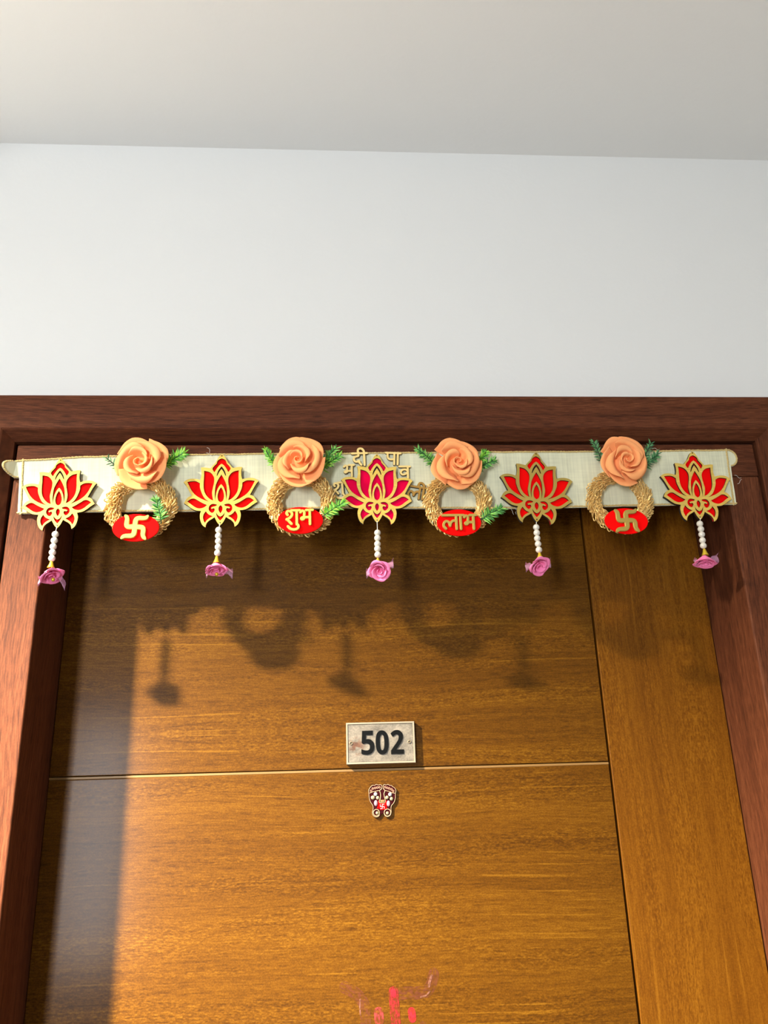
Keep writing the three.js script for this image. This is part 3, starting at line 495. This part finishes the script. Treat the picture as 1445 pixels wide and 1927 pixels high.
// ------------------------------------------------------------------ number plate
{
  const cx = -0.0288, cy = 1.6295, w = 0.0995, h = 0.0575, t = thing('number_plate', 'aged clear acrylic door number plate reading 502 in black numerals', 'number plate', [cx, cy, DZ]);
  const face = tex(512, 296, (u, v) => { const n = fbm(u * 9, v * 6, 4), f = fbm(u * 60, v * 40, 3), r = sst(0.3, 0, Math.hypot((u - 0.14) * 1.7, v - 0.42)) * sst(0.35, 0.6, fbm(u * 20, v * 14 + 3, 3)); const k = 0.88 + 0.45 * (n - 0.5) + 0.3 * (f - 0.5); return [mix(146, 124, r) * k, mix(136, 76, r) * k, mix(122, 52, r) * k]; });
  const back = woodless(new RoundedBoxGeometry(w - 0.0036, h - 0.0036, 0.0075, 2, 0.0012), w, h); back.translate(0, 0, 0.00385); part('backing', back, std({ map: face, roughness: 0.5 }), t);
  const rimShape = new THREE.Shape([[-w / 2, -h / 2], [w / 2, -h / 2], [w / 2, h / 2], [-w / 2, h / 2]].map(p => new THREE.Vector2(...p)));
  rimShape.holes.push(new THREE.Path([[-w / 2 + 0.0017, -h / 2 + 0.0017], [-w / 2 + 0.0017, h / 2 - 0.0017], [w / 2 - 0.0017, h / 2 - 0.0017], [w / 2 - 0.0017, -h / 2 + 0.0017]].map(p => new THREE.Vector2(...p))));
  const rim = new THREE.ExtrudeGeometry(rimShape, { depth: 0.0072, bevelEnabled: true, bevelSize: 0.0004, bevelThickness: 0.0006, bevelSegments: 2 }); rim.translate(0, 0, 0.0007);
  part('acrylic_edge', rim, phy({ color: 0xa89c88, roughness: 0.3, clearcoat: 0.5, clearcoatRoughness: 0.1 }), t);
  const font = await new FontLoader().loadAsync('fonts/droid/droid_sans_bold.typeface.json');
  const xs = [-0.0285, -0.0075, 0.0145];
  '502'.split('').forEach((ch, i) => { const g = new TextGeometry(ch, { font, size: 0.0335, depth: 0.0010, curveSegments: 10, bevelEnabled: true, bevelSize: 0.0002, bevelThickness: 0.0002, bevelSegments: 1 }); g.computeBoundingBox(); const b = g.boundingBox, ww = b.max.x - b.min.x; g.translate(-b.min.x, -b.min.y, 0); g.scale(0.0188 / ww, 0.0338 / (b.max.y - b.min.y), 1); g.translate(xs[i], -0.0165, 0.0076); part('numeral', g, phy({ color: 0x040506, roughness: 0.6, specularIntensity: 0.3 }), t); });
  for (const x of [-0.0432, 0.0418]) { const g = new THREE.LatheGeometry([[0.0006, 0.0002], [0.0010, 0.0004], [0.0013, 0.0012], [0.0021, 0.0013], [0.0025, 0.0006], [0.0025, 0]].map(p => new THREE.Vector2(...p)), 20); g.rotateX(Math.PI / 2); g.translate(x, 0.0003, 0.0074); part('screw_eyelet', g, std({ color: 0x9c8a70, metalness: 0.6, roughness: 0.4 }), t); const d = new THREE.CircleGeometry(0.0013, 14); d.translate(x, 0.0003, 0.0079); part('screw_hole', d, M.black, t); }
}
function woodless(g, w, h) { g = flat(g); const p = g.attributes.position, uv = new Float32Array(p.count * 2); for (let i = 0; i < p.count; i++) { uv[2 * i] = p.getX(i) / w + 0.5; uv[2 * i + 1] = p.getY(i) / h + 0.5; } g.setAttribute('uv', new THREE.BufferAttribute(uv, 2)); return g; }

// ------------------------------------------------------------------ pair-of-feet ornament
{
  const K = 5.33e-5, t = thing('footprint_ornament', 'small beaded maroon pair of feet ornament stuck on the door below the number plate', 'ornament', [-0.0283, 1.5497, DZ]);
  const Q = ([x, y]) => [(x - 690) * K, -(y - 665) * K * 1.0];
  const base = [[700, 310], [685, 262], [620, 248], [540, 238], [450, 258], [380, 290], [325, 385], [320, 480], [328, 600], [358, 690], [418, 790], [422, 880], [405, 960], [425, 1040], [520, 1092], [600, 1065], [650, 1000], [685, 975], [715, 1000], [760, 1065], [830, 1085], [905, 1040], [925, 960], [912, 880], [940, 800], [1012, 720], [1048, 620], [1055, 500], [1072, 415], [1022, 330], [940, 285], [850, 250], [760, 250], [715, 275]];
  const sh = new THREE.Shape(base.map(p => new THREE.Vector2(...Q(p)))); const bg = new THREE.ExtrudeGeometry(sh, { depth: 0.0022, bevelEnabled: true, bevelSize: 0.0003, bevelThickness: 0.0003, bevelSegments: 1 }); bg.translate(0, 0, 0.0004);
  part('base_board', bg, phy({ color: 0x34060c, roughness: 0.8, specularIntensity: 0.2 }), t);
  const cream = std({ color: 0xb49a78, roughness: 0.5 }), pinkish = std({ color: 0xa87c66, roughness: 0.4 });
  const cord = (pts, r = 0.00042, closed = false) => new THREE.TubeGeometry(new THREE.CatmullRomCurve3(pts.map(p => V(...Q(p), 0.0031)), closed, 'centripetal'), pts.length * 6, r, 6, closed);
  part('foot_outline', cord([[690, 320], [680, 275], [640, 255], [590, 265], [540, 248], [490, 270], [440, 268], [400, 290], [370, 320], [330, 385], [332, 480], [340, 600], [370, 690], [430, 790], [435, 870], [412, 960], [430, 1030], [520, 1072], [590, 1040], [600, 960]]), cream, t);
  part('foot_outline', cord([[720, 320], [730, 270], [770, 255], [800, 270], [855, 255], [900, 282], [945, 285], [980, 320], [1020, 340], [1062, 412], [1045, 500], [1040, 610], [1000, 720], [930, 800], [915, 880], [918, 960], [890, 1035], [830, 1070], [760, 1055], [720, 980]]), cream, t);
  part('instep_line', cord([[690, 330], [660, 380], [625, 405], [640, 470], [645, 540], [632, 620], [605, 680], [620, 715], [685, 722], [755, 715], [765, 640], [745, 560], [738, 490], [765, 410], [730, 370], [720, 330]], 0.0006), cream, t);
  part('toe_line', cord([[350, 465], [400, 450], [440, 432], [500, 425], [560, 412], [625, 405]], 0.0005), cream, t);
  part('toe_line', cord([[770, 408], [830, 425], [890, 440], [940, 470], [1030, 485]], 0.0005), cream, t);
  for (const [x, y, r] of [[520, 965, 82], [818, 970, 88]]) part('heel_ring', cord(Array.from({ length: 16 }, (_, i) => [x + r * Math.cos(i * Math.PI / 8), y + r * Math.sin(i * Math.PI / 8)]), 0.0006, true), cream, t);
  const bead = (name, x, y, rx, ry, m) => { const g = new THREE.SphereGeometry(1, 14, 10); g.scale(rx * K, ry * K, 0.0016); const [a, b] = Q([x, y]); g.translate(a, b, 0.0032); part(name, g, m, t); };
  for (const [x, y] of [[440, 352], [503, 340], [562, 330], [622, 325], [390, 410], [772, 325], [828, 345], [884, 362], [945, 385], [988, 430]]) { const g = new THREE.TorusGeometry(22 * K, 11 * K, 6, 12); const [a, b] = Q([x, y]); g.translate(a, b, 0.0032); part('toe_bead', g, pinkish, t); }
  const iv = phy({ color: 0xa09878, roughness: 0.3, clearcoat: 0.5 }), wp = phy({ color: 0xb4b2b6, roughness: 0.25, clearcoat: 0.6 }), pk = phy({ color: 0xb48e9c, roughness: 0.3, clearcoat: 0.4 });
  for (const [x, y] of [[510, 495], [900, 512]]) bead('white_pearl', x, y, 52, 52, wp);
  for (const [x, y, a, b] of [[435, 580, 56, 52], [565, 590, 46, 46], [815, 590, 48, 48], [935, 625, 46, 48]]) bead('ivory_pearl', x, y, a, b, iv);
  for (const [x, y] of [[512, 722], [850, 742]]) bead('pink_drop', x, y, 50, 76, pk);
  for (const [x, y] of [[540, 972], [815, 982]]) bead('heel_pearl', x, y, 42, 42, iv);
  const red = new THREE.Shape([[575, 650], [640, 722], [740, 722], [800, 655], [795, 800], [810, 870], [745, 880], [735, 895], [630, 895], [615, 870], [535, 850], [565, 780]].map(p => new THREE.Vector2(...Q(p)))); const rg = new THREE.ExtrudeGeometry(red, { depth: 0.0005, bevelEnabled: false }); rg.translate(0, 0, 0.0027); part('red_panel', rg, M.red, t);
  const pl = new RoundedBoxGeometry(110 * K, 62 * K, 0.0016, 2, 0.0006); pl.translate(...Q([690, 675]), 0.0035); part('gold_bar', pl, std({ color: 0xa08458, roughness: 0.4, metalness: 0.3 }), t);
  const sw = (pts, z) => stroke(pts.map(p => Q([680 + p[0], 812 + p[1]])), 14 * K, 0.0003, { smooth: false, z });
  part('white_swastika', merge([sw([[0, -52], [0, 52]], 0.0032), sw([[-52, 0], [52, 0]], 0.00323), sw([[0, -52], [52, -52]], 0.00323), sw([[0, 52], [-52, 52]], 0.00323), sw([[-52, 0], [-52, -52]], 0.0032), sw([[52, 0], [52, 52]], 0.0032)]), wp, t);
}

// ------------------------------------------------------------------ vermilion mark painted on the door by hand
{
  const t = thing('painted_mark', 'faded red hand-painted swastika mark with dots on the lower door panel', 'painted mark', [-0.02, 1.27, DZ]);
  const grainy = (r, g, b, lo, hi, sx, sy, seed) => { const m = tex(256, 64, (u, v) => { const e = Math.min(1, Math.min(v, 1 - v) * 7), n = fbm(u * sx + seed, v * sy, 4); const a = clamp(lo + (hi - lo) * sst(0.35, 0.65, n) + 0.35 * (1 - e) * sst(0.4, 0.6, vn(u * 40 + seed, v * 3))); return [r, g, b, 255 * a]; }); m.wrapS = m.wrapT = THREE.ClampToEdgeWrapping; return std({ map: m, transparent: true, roughness: 0.75 }); };
  const faint = grainy(116, 52, 30, 0.06, 0.42, 22, 10, 2), red = grainy(150, 20, 22, 0.2, 0.85, 30, 10, 5), strong = grainy(190, 10, 34, 0.8, 1.0, 8, 6, 8), pink = grainy(160, 50, 48, 0.15, 0.9, 7, 6, 9), dotRed = grainy(190, 16, 36, 0.45, 1.0, 7, 6, 12), pale = grainy(150, 100, 84, 0.2, 0.8, 12, 5, 4);
  const S = (name, pts, w, m, z) => part(name, stroke(pts.map(([x, y]) => [x + 0.02, y - 1.27]), w, 0.00012, { z: z || 0.00012 }), m, t);
  S('paint_stroke', [[-0.0855, 1.3164], [-0.078, 1.3128], [-0.068, 1.3062], [-0.0605, 1.296], [-0.0585, 1.282], [-0.059, 1.262]], 0.0145, faint);
  S('paint_stroke', [[-0.0205, 1.3085], [-0.0197, 1.295], [-0.0187, 1.275], [-0.0182, 1.25], [-0.018, 1.225]], 0.0130, red, 0.0003);
  S('paint_stroke', [[-0.0185, 1.3055], [-0.002, 1.3062], [0.014, 1.306], [0.0262, 1.3085], [0.0312, 1.3155], [0.0345, 1.3275]], 0.0150, faint);
  S('paint_dab', [[-0.0208, 1.3085], [-0.0205, 1.3062]], 0.0075, strong, 0.0005);
  S('paint_dot', [[-0.0408, 1.2855], [-0.0402, 1.2765]], 0.0125, pink);
  S('paint_dot', [[0.0030, 1.2845], [0.0040, 1.2765]], 0.0100, dotRed);
  S('paint_dot', [[0.0175, 1.2685], [0.0180, 1.2625]], 0.0090, faint);
  S('paint_smear', [[-0.0648, 1.3015], [-0.0655, 1.293], [-0.0652, 1.284]], 0.0018, pale, 0.0003);
  S('paint_smear', [[0.0160, 1.3010], [0.0230, 1.3025], [0.0285, 1.3068]], 0.0018, pale, 0.0003);
  S('paint_smear', [[0.0275, 1.3130], [0.0290, 1.3190], [0.0318, 1.3255]], 0.0030, pale, 0.0003);
}

renderer.render(scene, camera);
